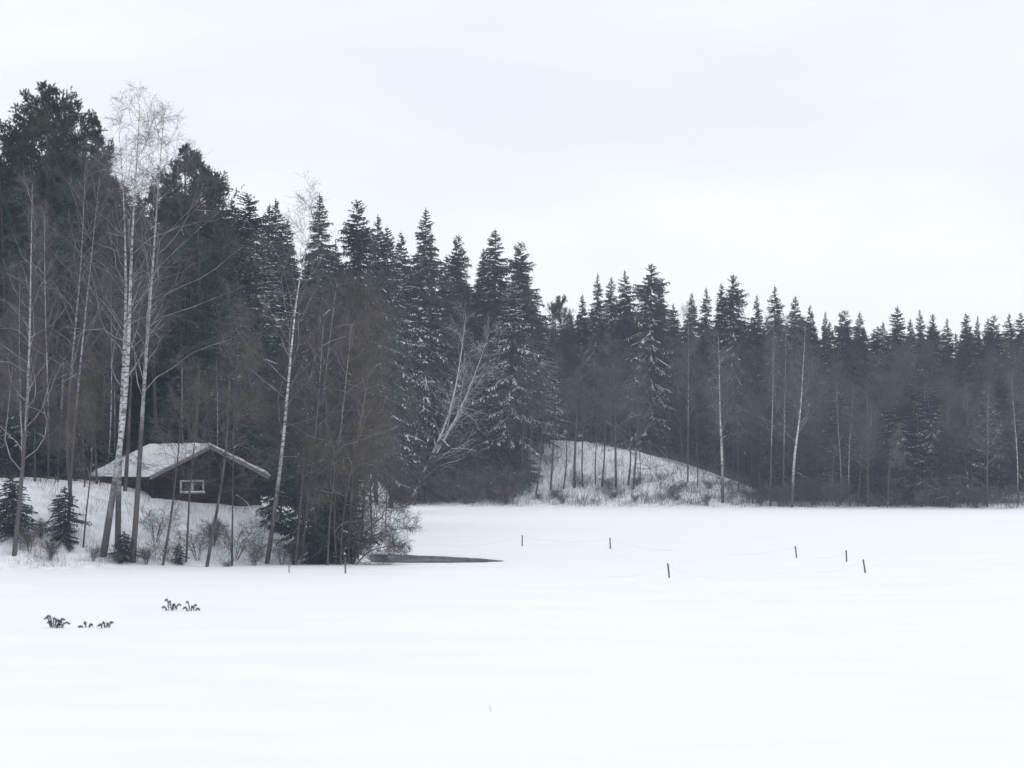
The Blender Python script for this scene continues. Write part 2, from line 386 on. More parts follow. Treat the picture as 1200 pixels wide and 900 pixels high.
# lake ice under snow, with a hole where the water is open
up_ = [(404, 648.6), (425, 649.2), (450, 649.6), (475, 650.0), (500, 651.2), (522, 652.0), (545, 653.4), (565, 654.6), (580, 655.9), (592, 657.2)]
lo_ = [(586, 658.2), (570, 658.9), (550, 659.3), (525, 659.7), (500, 659.7), (470, 659.6), (445, 659.0), (425, 658.4), (408, 657.4)]
loop = [on_ice(*p) for p in up_ + lo_]
fine = []
for a, b in zip(loop, loop[1:] + loop[:1]):
    for k in range(5):
        p = a + (b - a) * k / 5; fine.append((p[0] + wav(p[0], p[1], 5) * .07, p[1] + wav(p[0], p[1], 3, 2) * .22))
B_ = 1500
outer = [(-B_, -B_), (B_, -B_), (B_, B_), (-B_, B_)]
vin = [Vector(p) for p in outer + fine]; nf = len(fine)
edges = [(0, 1), (1, 2), (2, 3), (3, 0)] + [(4 + k, 4 + (k + 1) % nf) for k in range(nf)]
vo, eo, fo, ov, oe, of_ = geometry.delaunay_2d_cdt(vin, edges, [], 0, 1e-5)
def inside(p):
    c = False; j = nf - 1
    for i in range(nf):
        a, b = fine[i], fine[j]
        if (a[1] > p[1]) != (b[1] > p[1]) and p[0] < (b[0] - a[0]) * (p[1] - a[1]) / (b[1] - a[1]) + a[0]: c = not c
        j = i
    return c
tri = []
for f in fo:
    c = (sum(vo[k][0] for k in f) / 3, sum(vo[k][1] for k in f) / 3)
    if not inside(c): tri.append(tuple(f))
g = Geo(); g.add([(v[0], v[1], 0) for v in vo], f3=tri)
def lake_mat():
    m = bpy.data.materials.new('lake_snow'); m.use_nodes = True
    n = m.node_tree.nodes; l = m.node_tree.links; b = n['Principled BSDF']; b.inputs['Roughness'].default_value = .6
    b.inputs['Specular IOR Level'].default_value = .25
    t = n.new('ShaderNodeTexCoord')
    mm = n.new('ShaderNodeMapping'); mm.inputs['Scale'].default_value = (.16, .34, 1); l.new(t.outputs['Object'], mm.inputs[0])
    z = n.new('ShaderNodeTexNoise'); z.inputs['Scale'].default_value = 1; z.inputs['Detail'].default_value = 6; z.inputs['Roughness'].default_value = .55; l.new(mm.outputs[0], z.inputs[0])
    r = n.new('ShaderNodeValToRGB'); e = r.color_ramp.elements
    e[0].position = .38; e[0].color = (.835, .88, .925, 1); e[1].position = .62; e[1].color = (.865, .91, .945, 1)
    l.new(z.outputs['Fac'], r.inputs[0]); l.new(r.outputs[0], b.inputs['Base Color'])
    z2 = n.new('ShaderNodeTexNoise'); z2.inputs['Scale'].default_value = 2.5; z2.inputs['Detail'].default_value = 8; l.new(mm.outputs[0], z2.inputs[0])
    bp = n.new('ShaderNodeBump'); bp.inputs['Strength'].default_value = .12; bp.inputs['Distance'].default_value = .05
    l.new(z2.outputs['Fac'], bp.inputs['Height']); l.new(bp.outputs[0], b.inputs['Normal'])
    return m
M['lake'] = lake_mat()
ice = make_obj('frozen_lake', g.mesh('frozen_lake', M['lake'])); tag(ice, kind='structure')
# edge of the snowy ice round the opening
g = Geo(); top = np.array([(p[0], p[1], -.001) for p in fine]); bot = top - (0, 0, .3)
k = np.arange(nf); g.add(np.concatenate([top, bot]), np.stack([k, (k + 1) % nf, (k + 1) % nf + nf, k + nf], -1))
M['ice_edge'] = mat('wet_ice_edge', (.30, .33, .37), (.5, .53, .57), 3, rough=.4)
tag(make_obj('ice_edge', g.mesh('ice_edge', M['ice_edge'])), kind='structure')
# water
def water_mat():
    m = bpy.data.materials.new('open_water'); m.use_nodes = True
    n = m.node_tree.nodes; l = m.node_tree.links; b = n['Principled BSDF']
    t = n.new('ShaderNodeTexCoord')
    mm = n.new('ShaderNodeMapping'); mm.inputs['Scale'].default_value = (.35, .6, 1); l.new(t.outputs['Object'], mm.inputs[0])
    z = n.new('ShaderNodeTexNoise'); z.inputs['Scale'].default_value = 1; z.inputs['Detail'].default_value = 6; l.new(mm.outputs[0], z.inputs[0])
    r = n.new('ShaderNodeValToRGB'); e = r.color_ramp.elements
    e[0].position = .40; e[0].color = (.05, .056, .064, 1); e[1].position = .60; e[1].color = (.24, .255, .28, 1)
    l.new(z.outputs['Fac'], r.inputs[0]); l.new(r.outputs[0], b.inputs['Base Color'])
    b.inputs['Roughness'].default_value = .16; b.inputs['IOR'].default_value = 1.33
    z2 = n.new('ShaderNodeTexNoise'); z2.inputs['Scale'].default_value = 6; z2.inputs['Detail'].default_value = 3; l.new(t.outputs['Object'], z2.inputs[0])
    bp = n.new('ShaderNodeBump'); bp.inputs['Strength'].default_value = .08; bp.inputs['Distance'].default_value = .02
    l.new(z2.outputs['Fac'], bp.inputs['Height']); l.new(bp.outputs[0], b.inputs['Normal'])
    return m
M['water'] = water_mat()
cx = float(np.mean([p[0] for p in fine])); cyy = float(np.mean([p[1] for p in fine]))
g = Geo(); wp = [(cx + (p[0] - cx) * 1.02, cyy + (p[1] - cyy) * 1.05, -.13) for p in fine]
from mathutils.geometry import tessellate_polygon
g.add(wp, f3=[t for t in tessellate_polygon([[Vector(p) for p in wp]])])
tag(make_obj('water', g.mesh('water', M['water'])), kind='structure')

# ------------------------------------------------------------------ cabin
def box(g, x0, x1, y0, y1, z0, z1):
    v = [(x0, y0, z0), (x1, y0, z0), (x1, y1, z0), (x0, y1, z0), (x0, y0, z1), (x1, y0, z1), (x1, y1, z1), (x0, y1, z1)]
    g.add(v, [(0, 3, 2, 1), (4, 5, 6, 7), (0, 1, 5, 4), (1, 2, 6, 5), (2, 3, 7, 6), (3, 0, 4, 7)])
def prism(g, prof, y0, y1):            # profile in x,z extruded along y
    n = len(prof); v = [(x, y0, z) for x, z in prof] + [(x, y1, z) for x, z in prof]
    q = [(k, (k + 1) % n, (k + 1) % n + n, k + n) for k in range(n)]
    g.add(v, q, [(0, k + 1, k) for k in range(1, n - 1)] + [(n, n + k, n + k + 1) for k in range(1, n - 1)])
M['plank'] = mat('dark_brown_planks', (.016, .014, .015), (.033, .028, .028), 3, stretch=(.5, .5, 4), bump=.3, obj_var=.18)
M['trim'] = mat('grey_barge_board', (.22, .21, .21), (.32, .31, .31), 5, bump=.2)
M['white'] = mat('white_window_paint', (.36, .36, .37), (.50, .50, .50), 5)
M['roof_snow'] = mat('roof_snow', (.74, .77, .81), (.84, .86, .89), 1.3, rough=.6, bump=.6, detail=7, lo=.3, hi=.55)
M['dark'] = mat('dark_roofing', (.03, .03, .03), (.05, .05, .05), 4)
mg = bpy.data.materials.new('window_glass'); mg.use_nodes = True; bb = mg.node_tree.nodes['Principled BSDF']
bb.inputs['Base Color'].default_value = (.01, .011, .013, 1); bb.inputs['Roughness'].default_value = .08; M['glass'] = mg

CW, CL = 5.7, 6.8                      # gable width, length
c_l, c_r = at(178, 600, 103.2), at(303, 600, 106.2)
ang = math.atan2(c_r[1] - c_l[1], c_r[0] - c_l[0])
CW = float(np.hypot(*(c_r - c_l)[:2]))
ZF = 2.15
root = bpy.data.objects.new('cabin', None); COL.objects.link(root)
root.location = (c_l[0], c_l[1], ZF); root.rotation_euler = (0, 0, ang)
tag(root, 'low dark brown wooden lakeside cabin with snow on its roof, behind the birches', 'cabin')
RZ, EZ = at(253, 524, 104.7)[2] - ZF, at(185, 556, 103.2)[2] - ZF   # ridge, eave height over the floor
EZ = min(EZ, 2.05)
slope = (RZ - EZ) / (CW / 2)
pz = .205
nrow = int(RZ / pz) + 1
for k in range(-3, nrow):              # plank courses of the gable that faces the lake
    z0, z1 = k * pz, k * pz + pz - .012
    if z1 > RZ - .12: break
    inset = max(0, (z1 - EZ) / slope) if z1 > EZ else 0
    inset0 = max(0, (z0 - EZ) / slope) if z0 > EZ else 0
    g = Geo(); off = rnd() * .02
    prism(g, [(inset0, z0), (CW - inset0, z0), (CW - inset, z1), (inset, z1)], -.05 - off, .05)
    make_obj('wall_plank', g.mesh('wall_plank', M['plank']), root)
for k in range(-3, int(EZ / pz)):      # courses of the side walls and the back
    z0, z1 = k * pz, k * pz + pz - .012
    off = rnd() * .02
    g = Geo(); box(g, -.03 - off, .06, .052, CL, z0, z1); me = g.mesh('side_plank', M['plank']); make_obj('wall_plank', me, root)
    g = Geo(); box(g, CW - .06, CW + .03 + off, .052, CL, z0, z1); make_obj('wall_plank', g.mesh('side_plank', M['plank']), root)
g = Geo(); prism(g, [(.07, -.6), (CW - .07, -.6), (CW - .07, EZ - .02), (CW / 2, RZ - .08), (.07, EZ - .02)], .07, CL - .01)
make_obj('wall_core', g.mesh('wall_core', M['dark']), root)
for x in (0, CW):                      # corner boards
    g = Geo(); box(g, x - .07, x + .07, -.12, -.075, -.6, EZ - .05); make_obj('corner_board', g.mesh('corner_board', M['plank']), root)
OH, OF = .36, .5                      # overhangs at eaves and gable
def rz_(x, o=0): return RZ - abs(x - CW / 2) * slope + o
for s in (-1, 1):
    xe_ = -OH if s < 0 else CW + OH; xm = CW / 2
    g = Geo(); prism(g, [(xe_, rz_(xe_)), (xm, rz_(xm)), (xm, rz_(xm, .09)), (xe_, rz_(xe_, .09))], -OF, CL + OF); rf = make_obj('roof', g.mesh('roof', M['dark']), root)
    g = Geo(); prism(g, [(xe_ - s * .03, rz_(xe_, -.10)), (xm, rz_(xm, -.10)), (xm, rz_(xm, .10)), (xe_ - s * .03, rz_(xe_, .10))], -OF - .035, -OF - .003)
    make_obj('barge_board', g.mesh('barge_board', M['trim']), root)
    # snow blanket with a soft uneven rim
    nx, ny = 22, 46; g = Geo(); us = np.linspace(0, 1, nx); vsn = np.linspace(-OF - .05, CL + OF + .05, ny)
    U, Vv = np.meshgrid(us, vsn); X = xm + (xe_ + s * .10 - xm) * U
    rim = np.minimum(1, np.minimum((1 - U) * 14, np.minimum(Vv + OF + .05, CL + OF + .05 - Vv) * 4 + .15))
    Zt = RZ - np.abs(X - CW / 2) * slope + .10 + .16 * np.sqrt(np.clip(rim, 0, 1)) * (1 + .35 * wav(X * 1.0 + s, Vv, 1.7, s)) - .05 * np.exp(-(U * 12) ** 2)
    Y_ = Vv + .05 * wav(X * 3, Vv, 2, 1)
    Vt = np.stack([X, Y_, Zt], -1).reshape(-1, 3); a = (np.arange(ny - 1)[:, None] * nx + np.arange(nx - 1)[None]).ravel()
    g.add(Vt, np.stack([a, a + 1, a + nx + 1, a + nx], -1))
    for row in (0, ny - 1):            # rim faces down to the roof boards
        tp = np.stack([X[row], Y_[row], Zt[row]], -1); bt = np.stack([X[row], Y_[row], RZ - np.abs(X[row] - CW / 2) * slope + .095], -1)
        k = np.arange(nx - 1); g.add(np.concatenate([tp, bt]), np.stack([k, k + 1, k + 1 + nx, k + nx], -1))
    tp = np.stack([X[:, -1], Y_[:, -1], Zt[:, -1]], -1); bt = tp.copy(); bt[:, 2] = RZ - np.abs(X[:, -1] - CW / 2) * slope + .095
    k = np.arange(ny - 1); g.add(np.concatenate([tp, bt]), np.stack([k, k + 1, k + 1 + ny, k + ny], -1))
    make_obj('roof_snow', g.mesh('roof_snow', M['roof_snow'], True), rf)
# rafters ends under the near eave
for q in np.arange(.3, CL, .9):
    g = Geo(); prism(g, [(-OH + .05, rz_(-OH + .05, -.13)), (.0, rz_(0, -.13)), (.0, rz_(0, -.005)), (-OH + .05, rz_(-OH + .05, -.005))], q, q + .07)
    make_obj('rafter_end', g.mesh('rafter_end', M['dark']), root)
# window, two lights in a white frame
wx0, wx1 = CW * (209 - 178) / 125, CW * (237 - 178) / 125
wz0, wz1 = at(222, 577.5, 104)[2] - ZF, at(222, 562.5, 104)[2] - ZF
g = Geo(); fr = .095; xm = (wx0 + wx1) / 2
for bx in ((wx0, wx1, wz1 - fr, wz1), (wx0, wx1, wz0, wz0 + fr), (wx0, wx0 + fr, wz0 + fr, wz1 - fr), (wx1 - fr, wx1, wz0 + fr, wz1 - fr), (xm - .08, xm + .08, wz0 + fr, wz1 - fr)):
    box(g, bx[0], bx[1], -.135, -.074, bx[2], bx[3])
win = make_obj('window', g.mesh('window_frame', M['white']), root)
for a, b in ((wx0 + fr, xm - .08), (xm + .08, wx1 - fr)):
    g = Geo(); box(g, a, b, -.10, -.085, wz0 + fr, wz1 - fr); make_obj('pane', g.mesh('pane', M['glass']), win)
g = Geo(); box(g, wx0 - .03, wx1 + .03, -.19, -.137, wz0 - .03, wz0 + .03); make_obj('sill', g.mesh('sill', M['white']), win)
g = Geo(); box(g, wx0 - .02, wx1 + .02, -.185, -.14, wz0 + .031, wz0 + .075); make_obj('sill_snow', g.mesh('sill_snow', M['snow'], True), win)
# stone footing
for k in range(9):
    g = Geo(); x = CW * (k + .5) / 9; box(g, x - CW / 18 + .015, x + CW / 18 - .015, -.02, .15, -.9, -.62 + rnd() * .005)
    make_obj('footing_stone', g.mesh('footing_stone', M['trim']), root)

def on_cabin(x, y, m=1.3):
    u, v = x - c_l[0], y - c_l[1]; a = u * math.cos(ang) + v * math.sin(ang); b = -u * math.sin(ang) + v * math.cos(ang)
    return -m < a < CW + m and -6 < b < CL + m
# ------------------------------------------------------------------ tree stock
SP = [make_spruce(24, 2.5 + .35 * (k % 3), .10 + .02 * k, snow=s, dens=1.25, seed=k * 1.7, irr=.24 + .06 * (k % 3), pw=(.75, .9, .65)[k % 3], sw=(1, 1, 1.2, 1.5, 1, 2.1)[k]) for k, s in enumerate((.16, .24, .38, .5, .14, .8))]
SPS = [make_spruce(7, 1.35, .02, snow=.12, seed=20 + k, dens=.9) for k in range(2)]
for p_ in SPS: p_.name = 'young_spruce'
PN = [make_pine(22, 2.5 + .25 * k, .34 + .05 * k, snow=.03, seed=k * 2.1) for k in range(3)]
PN_NARROW = make_pine(22, 1.6, .25, snow=.05, seed=9)
BI = [make_bare(18, r0=.11, n1=30, ang1=38, len1=.17, base=.30 + .08 * k, n2=7, n3=5, n4=3, seed=k * 3.1, snow=.08) for k in range(3)]
BR = [make_bare(15, r0=.10, n1=34, ang1=38, len1=.26, base=.22 + .08 * (k % 2), n2=8, n3=6, n4=3, tw=.0075, bark='bark', twig='twig', name='bare_tree', cat='bare tree', seed=k * 2.3 + 1, hang=.02, snow=.03 + .05 * (k % 2)) for k in range(4)]
AL = [make_bare(13, r0=.09, n1=40, ang1=36, len1=.25, base=.24 + .06 * k, n2=8, n3=6, n4=4, tw=.0085, bark='bark', twig='alder', name='alder_tree', cat='alder', seed=k * 2.9 + 2, hang=.04, snow=.0) for k in range(3)]
def shrub_proto(seed, H=1.8, n=9, spread=.6, tw=.006, snow=0.0, name='bare_shrub'):
    r_ = np.random.default_rng(seed); paths = []
    for k in range(n):
        a = r_.random() * 6.28; s = spread * (.4 + r_.random() * .8) * H
        q = np.array([(0.06 * math.cos(a), .06 * math.sin(a), -.1), (math.cos(a) * s * .35, math.sin(a) * s * .35, H * .5), (math.cos(a) * s, math.sin(a) * s, H * (.75 + .3 * r_.random()))])
        paths.append((q, .018))
    return make_bare(H, paths=paths, n1=9, ang1=34, len1=.36, base=.15, n2=5, n3=3, n4=0, tw=tw, bark='bark', twig='alder', name=name, cat='shrub', snow=snow)
SH = [shrub_proto(3), shrub_proto(4, n=7, spread=.9, snow=.3), shrub_proto(5, n=12, spread=.45)]

# ------------------------------------------------------------------ placing
placed = []
def tree_to(pr, px, py_top, Y, label, group=None, widen=1.0, rz=None, tilt=0):
    x = ray(px, py_top)[0] * Y; zt = at(px, py_top, Y)[2]; z = gz(x, Y) - .1
    placed.append((px, Y)); h = zt - z
    return plant(pr, (x, Y, z), h, label, group, rz=rz, widen=(widen * 24 / max(h, 12) * .5 + widen * .5 if pr.cat == 'spruce' else widen) * (.84 + .22 * rnd()), tilt=tilt + (rnd() - .5) * .05)

# trees on the skyline: species, x, top y, distance, widening, label
SKY = [
 ('pine', 51, 92, 112, 1.036, 'tall broad pine with the highest crown, at the left end of the skyline'),
 ('pine', 26, 122, 117, .95, 'pine standing close left of the tallest broad pine'),
 ('pine', 84, 112, 116, .9, 'pine crown touching the right side of the tallest broad pine'),
 ('pine', 236, 188, 124, .8, 'low pine shoulder right of the ragged pine'),
 ('pine_narrow', 124, 128, 114, 1.0, 'slim dark pine rising between the broad pine and the white birch clump'),
 ('pine', 8, 168, 116, 1.0, 'dark pine cut by the picture edge, left of the broad tall pine'),
 ('pine', 216, 163, 120, .9, 'ragged pine just right of the white birch clump top'),
 ('spruce0', 255, 199, 135, .9, 'ragged thin-topped spruce right of the ragged pine on the skyline'),
 ('spruce4', 273, 233, 142, .9, 'short spruce tip in the notch behind the thin-topped spruce'),
 ('spruce2', 289, 228, 145, 1.0, 'blunt bushy-topped spruce above the cabin roof ridge'),
 ('spruce3', 315, 240, 150, .8, 'left one of two twin spruce tips left of the central birch'),
 ('spruce1', 324, 234, 148, .8, 'right one of two twin spruce tips left of the central birch'),
 ('spruce0', 340, 258, 158, .8, 'low spruce tip directly behind the central birch crown'),
 ('spruce1', 372, 228, 156, 1.0, 'tall spruce right behind the top of the central birch'),
 ('spruce4', 395, 285, 160, .8, 'low spruce filling the dip between two tall skyline spruces'),
 ('spruce2', 418, 235, 165, .9, 'slender tall spruce above the brown alder thicket'),
 ('spruce1', 442, 252, 190, .9, 'spruce just right of the slender tall spruce on the skyline'),
 ('spruce3', 459, 265, 200, .9, 'snow-streaked spruce beside the two tips above the alder thicket'),
 ('spruce0', 476, 272, 233, .9, 'round-shouldered spruce left of the highest middle spruce'),
 ('spruce4', 502, 245, 230, 1.15, 'highest spruce in the middle of the picture, pointed and dark'),
 ('spruce5', 489, 300, 229, 1.0, 'heavily snow-streaked spruce below the highest middle spruce'),
 ('spruce0', 520, 300, 235, .9, 'low spruce shoulder right of the highest middle spruce'),
 ('spruce2', 537, 276, 234, .75, 'spindly open-crowned spruce standing alone between two big spruces'),
 ('spruce1', 563, 291, 235, .8, 'small tip leaning on the left of the broad double spruce'),
 ('spruce3', 581, 269, 234, 1.25, 'broad snow-dusted spruce beside the last tall one on the middle skyline'),
 ('spruce2', 610, 284, 233, 1.0, 'last tall spruce before the skyline drops, with drooping snowy boughs'),
 ('spruce0', 628, 352, 236, .9, 'low dark spruce at the foot of the skyline step'),
 ('pine', 653, 341, 240, .75, 'small lone pine top just right of the skyline step'),
 ('spruce4', 668, 362, 246, .9, 'low spruce between the lone pine top and the thin one'),
 ('spruce0', 684, 345, 248, .7, 'small tip left of the thin spruce above the snowy mound'),
 ('spruce1', 697, 320, 243, .75, 'thin pointed spruce above the left side of the snowy mound'),
 ('spruce3', 713, 325, 246, .95, 'loose grey-green spruce crown between the thin and the full spruce over the mound'),
 ('spruce4', 731, 317, 243, 1.036, 'full dark spruce left of the tallest one above the snowy mound'),
 ('spruce2', 762, 310, 241, 1.0, 'tallest spruce above the snowy mound, snow on its boughs'),
 ('spruce3', 776, 330, 246, .8, 'narrow spruce close behind the right side of the tallest mound spruce'),
 ('spruce1', 790, 356, 252, .8, 'low broad spruce crown in the gap right of the tallest mound spruce'),
 ('spruce4', 808, 343, 246, .95, 'dark full-topped spruce with a pale stem below its crown'),
 ('spruce1', 829, 337, 248, .9, 'spruce left of the three-tip cluster over the pale leaning birch'),
 ('spruce0', 846, 332, 246, .9, 'middle spruce of the three-tip cluster right of the mound'),
 ('spruce2', 862, 322, 244, .95, 'highest spruce of the three-tip cluster, right of the mound'),
 ('spruce4', 887, 346, 248, .9, 'spruce in the dip between the three-tip cluster and the twin birches'),
 ('spruce1', 908, 335, 245, .9, 'pointed spruce above the left of the tall white-trunked birches'),
 ('spruce3', 932, 347, 248, .9, 'spruce top directly above the whitest far birch'),
 ('spruce0', 953, 357, 250, .8, 'spruce tip just right of the whitest far birch'),
 ('spruce4', 965, 365, 254, .8, 'small spruce tip sloping down after the whitest far birch'),
 ('spruce2', 989, 364, 252, 1.1, 'broad blunt spruce standing alone right of the last far birch'),
 ('spruce4', 1010, 366, 256, 1.2, 'flat-topped broad spruce crown between two dips of the right skyline'),
 ('spruce1', 1035, 377, 258, .9, 'lowest spruce tip left of the big right-hand spruce'),
 ('spruce0', 1051, 359, 252, 1.1, 'highest broad spruce of the even right-hand skyline'),
 ('spruce3', 1068, 374, 258, .8, 'low tip between the broad right-hand spruce and the twin tips'),
 ('spruce4', 1082, 363, 254, .9, 'twin-tipped spruce right of the broad right-hand one'),
 ('spruce2', 1096, 368, 256, .7, 'needle-thin spruce tip right of the twin-tipped one'),
 ('spruce1', 1111, 373, 258, .8, 'low spruce tip halfway along the right-hand skyline'),
 ('spruce0', 1131, 367, 254, 1.0, 'full spruce starting the last row of four on the right'),
 ('spruce4', 1143, 370, 256, .7, 'second spruce of the last row of four on the right'),
 ('spruce3', 1154, 373, 257, .7, 'third spruce of the last row of four on the right'),
 ('spruce2', 1163, 370, 255, .8, 'last spruce of the row of four on the right'),
 ('spruce1', 1182, 367, 253, .9, 'sharp spruce tip next to the right edge of the forest'),
 ('spruce0', 1198, 366, 254, .9, 'spruce cut in half by the right edge of the picture'),
]
for kind, px, py, Y, wd, lab in SKY:
    if kind.startswith('spruce'): wd *= 1.08 if px < 640 else .92
    else: py += 9
    pr = SP[int(kind[-1])] if kind.startswith('spruce') else (PN_NARROW if kind == 'pine_narrow' else PN[px % 3])
    tree_to(pr, px, py, Y, lab, 'conifers along the skyline', widen=wd)

ENV_X = [0, 10, 50, 90, 124, 160, 216, 240, 255, 289, 324, 345, 372, 395, 418, 442, 470, 502, 525, 537, 560, 581, 610, 628, 653, 697, 731, 762, 790, 829, 862, 887, 908, 932, 965, 989, 1035, 1051, 1082, 1131, 1163, 1200, 1230]
ENV_Y = [165, 165, 150, 160, 170, 215, 190, 215, 240, 250, 262, 275, 262, 290, 268, 275, 285, 275, 305, 315, 305, 295, 315, 358, 365, 352, 345, 345, 362, 358, 350, 362, 356, 362, 374, 374, 384, 374, 376, 379, 380, 378, 378]
def env(px): return float(np.interp(px, ENV_X, ENV_Y))

def fill(protos, n, x0, x1, y0, y1, d0, d1, label, group, widen=1.0, hmax=27, hmin=5, tries=40, sep=1.6):
    """n trees, px x0..x1, Y y0..y1, tops d0..d1 px below the skyline"""
    for k in range(n):
        for _ in range(tries):
            px = x0 + (x1 - x0) * (k + rnd()) / n; Y = y0 + (y1 - y0) * rnd()
            if all(abs(px - q) * Y / 2500 > sep or abs(Y - w_) > sep * 1.5 for q, w_ in placed): break
        if gz(ray(px, 500)[0] * Y, Y) < .15 or on_cabin(ray(px, 500)[0] * Y, Y) or (px > 385 and Y < 155 and protos[0] not in AL + BI): continue
        tree_to(protos[int(rnd() * len(protos))], px, env(px) + d0 + (d1 - d0) * rnd(), Y, label, group, widen=widen * (.85 + .3 * rnd()))

# behind the cabin and the left bank
fill([SP[0], SP[1], SP[4]], 16, -5, 330, 118, 135, 40, 150, 'dark spruce massed in the forest right behind the cabin and birches', 'spruces behind the cabin', 1.1)
fill([SP[0], SP[1], SP[2], SP[4]], 22, 0, 430, 136, 165, 12, 60, 'spruce deep in the dense forest on the rise behind the cabin', 'spruces on the rise behind the cabin', 1.15)
fill([SP[3], SP[2], SP[5]], 14, 20, 425, 116, 150, 130, 230, 'lower spruce whose crown fills the dark wood behind the alders', 'lower spruces behind the alders')
fill([PN[0], PN[1], PN[2]], 9, 0, 245, 112, 128, 12, 60, 'dark pine crowded among the trees behind the left birches', 'pines behind the left birches', 1.05)
# middle wood
fill([SP[1], SP[2], SP[3], SP[5]], 16, 474, 630, 232, 242, 30, 130, 'snow-dusted spruce in the middle of the forest below the skyline tips', 'snowy spruces in the middle wood')
fill([SP[0], SP[1], SP[4]], 20, 430, 640, 238, 260, 8, 50, 'dark spruce packed behind the middle skyline spruces', 'dark spruces in the middle wood', 1.15)
fill([SP[1], SP[2], SP[0]], 9, 474, 610, 230, 240, 160, 240, 'small spruce in the shade of the middle wood above the far shore', 'small spruces above the far shore')
# behind the mound
fill([SP[0], SP[1], SP[4]], 30, 615, 905, 248, 266, 6, 36, 'dark spruce in the wood behind the snowy mound', 'spruces behind the snowy mound', 1.15)
fill([SP[0], SP[2], SP[4]], 20, 610, 905, 244, 256, 90, 150, 'lower spruce filling the wood behind the snowy mound', 'lower spruces behind the mound', 1.2)
# right shore
fill([SP[0], SP[1], SP[4]], 44, 895, 1215, 250, 276, 0, 26, 'dark spruce in the even wood on the right far shore', 'spruces in the right far wood', 1.15)
fill([SP[0], SP[4], PN[1]], 18, 895, 1215, 232, 250, 60, 140, 'lower conifer inside the wood on the right far shore', 'lower conifers in the right far wood', 1.2)

# bare trees standing in front of the conifers
fill(AL, 10, -10, 130, 101, 116, 170, 330, 'brown alder with fine bare twigs among the left birches', 'alders among the left birches', 1.0, sep=.8)
fill(AL, 6, 185, 300, 112, 122, 160, 280, 'brown bare alder close behind the cabin', 'alders behind the cabin', 1.0, sep=.8)
fill(BR, 8, 20, 300, 112, 130, 100, 260, 'grey bare tree behind the birches and the cabin', 'bare trees behind the cabin', 1.1, sep=.8)
fill(BR, 16, 600, 770, 234, 244, 40, 110, 'bare tree whose trunk shows dark against the snowy mound', 'bare trees on the snowy mound', 1.2, sep=1.2)
fill(BR, 14, 800, 960, 232, 246, 40, 150, 'bare grey tree right of the mound on the far shore', 'bare trees right of the mound', 1.3, sep=1.2)
fill(BR, 34, 950, 1210, 214, 246, 25, 150, 'bare purple-grey tree in the wood on the right far shore', 'bare trees in the right far wood', 1.35, sep=1.2)
fill(AL, 9, 500, 610, 230, 238, 150, 250, 'brown bare tree at the edge of the far shore left of the mound', 'alders left of the mound', 1.2, sep=1.0)

fill(BI, 9, -5, 300, 103, 117, 60, 200, 'thin pale birch stem deeper in the wood behind the left birches', 'thin birches in the left wood', .8, sep=.6)
fill(BI, 16, 960, 1210, 212, 220, 60, 190, 'thin pale-stemmed birch among the bare trees on the right far shore', 'thin birches on the right far shore', 1.0, sep=.6)
for px, py, Y, lab in [(1056, 470, 218, 'frosted green spruce standing forward in the right wood'), (1092, 455, 217, 'largest frosted green spruce inside the right far wood'),
                       (1108, 500, 214, 'small green spruce right of the largest frosted one'), (985, 455, 222, 'green spruce standing between the last far birch and the right wood'), (1128, 470, 218, 'slim green spruce left of the last bare trunks at the right'), (1172, 440, 221, 'tall green spruce inside the right end of the wood'),
                       (1192, 490, 217, 'low green spruce beside the right picture edge'), (1072, 430, 224, 'green spruce top between the two frosted ones'), (1030, 510, 216, 'low green spruce left of the frosted ones in the right wood')]:
    tree_to(SP[2 + px % 2], px, py, Y, lab, 'green spruces in the right far wood', widen=1.25)
for px, py, Y, lab in [(468, 318, 229, 'frosted spruce with rows of snowy boughs right of the alder thicket'), (503, 335, 231, 'frosted spruce below the highest middle spruce, beside the bowed birch top'),
                       (598, 330, 230, 'frosted spruce under the last tall ones before the skyline drops'), (636, 400, 233, 'frosted spruce above the left end of the snowy mound'),
                       (292, 290, 127, 'frosted spruce above the cabin ridge, left of the central birch'), (262, 330, 124, 'frosted spruce straight above the left half of the cabin roof'),
                       (318, 330, 130, 'frosted spruce seen through the central birch branches')]:
    tree_to(SP[5], px, py, Y, lab, 'frosted spruces', widen=1.1)
# brown alder thicket on the point
for px, py, Y, lab in [(352, 395, 101, 'brown alder leftmost in the thicket right of the central birch'), (372, 352, 103, 'tall brown alder with a rounded top in the thicket'),
                  (393, 335, 104, 'highest alder of the brown thicket on the point'), (412, 345, 102, 'alder right of the highest one in the brown thicket'),
                  (424, 372, 108, 'alder on the right shoulder of the brown thicket'), (436, 425, 128, 'lower alder on the right flank of the thicket'),
                  (402, 400, 100, 'thin alder in front of the thicket, above the ice edge'), (420, 480, 102, 'small alder at the right foot of the thicket'),
                  (330, 420, 106, 'alder just behind the foot of the central birch'), (452, 500, 150, 'smallest alder at the right end of the thicket')]:
    o = tree_to(AL[px % 3], px, py, Y, lab, 'alder thicket on the point', widen=1.0)

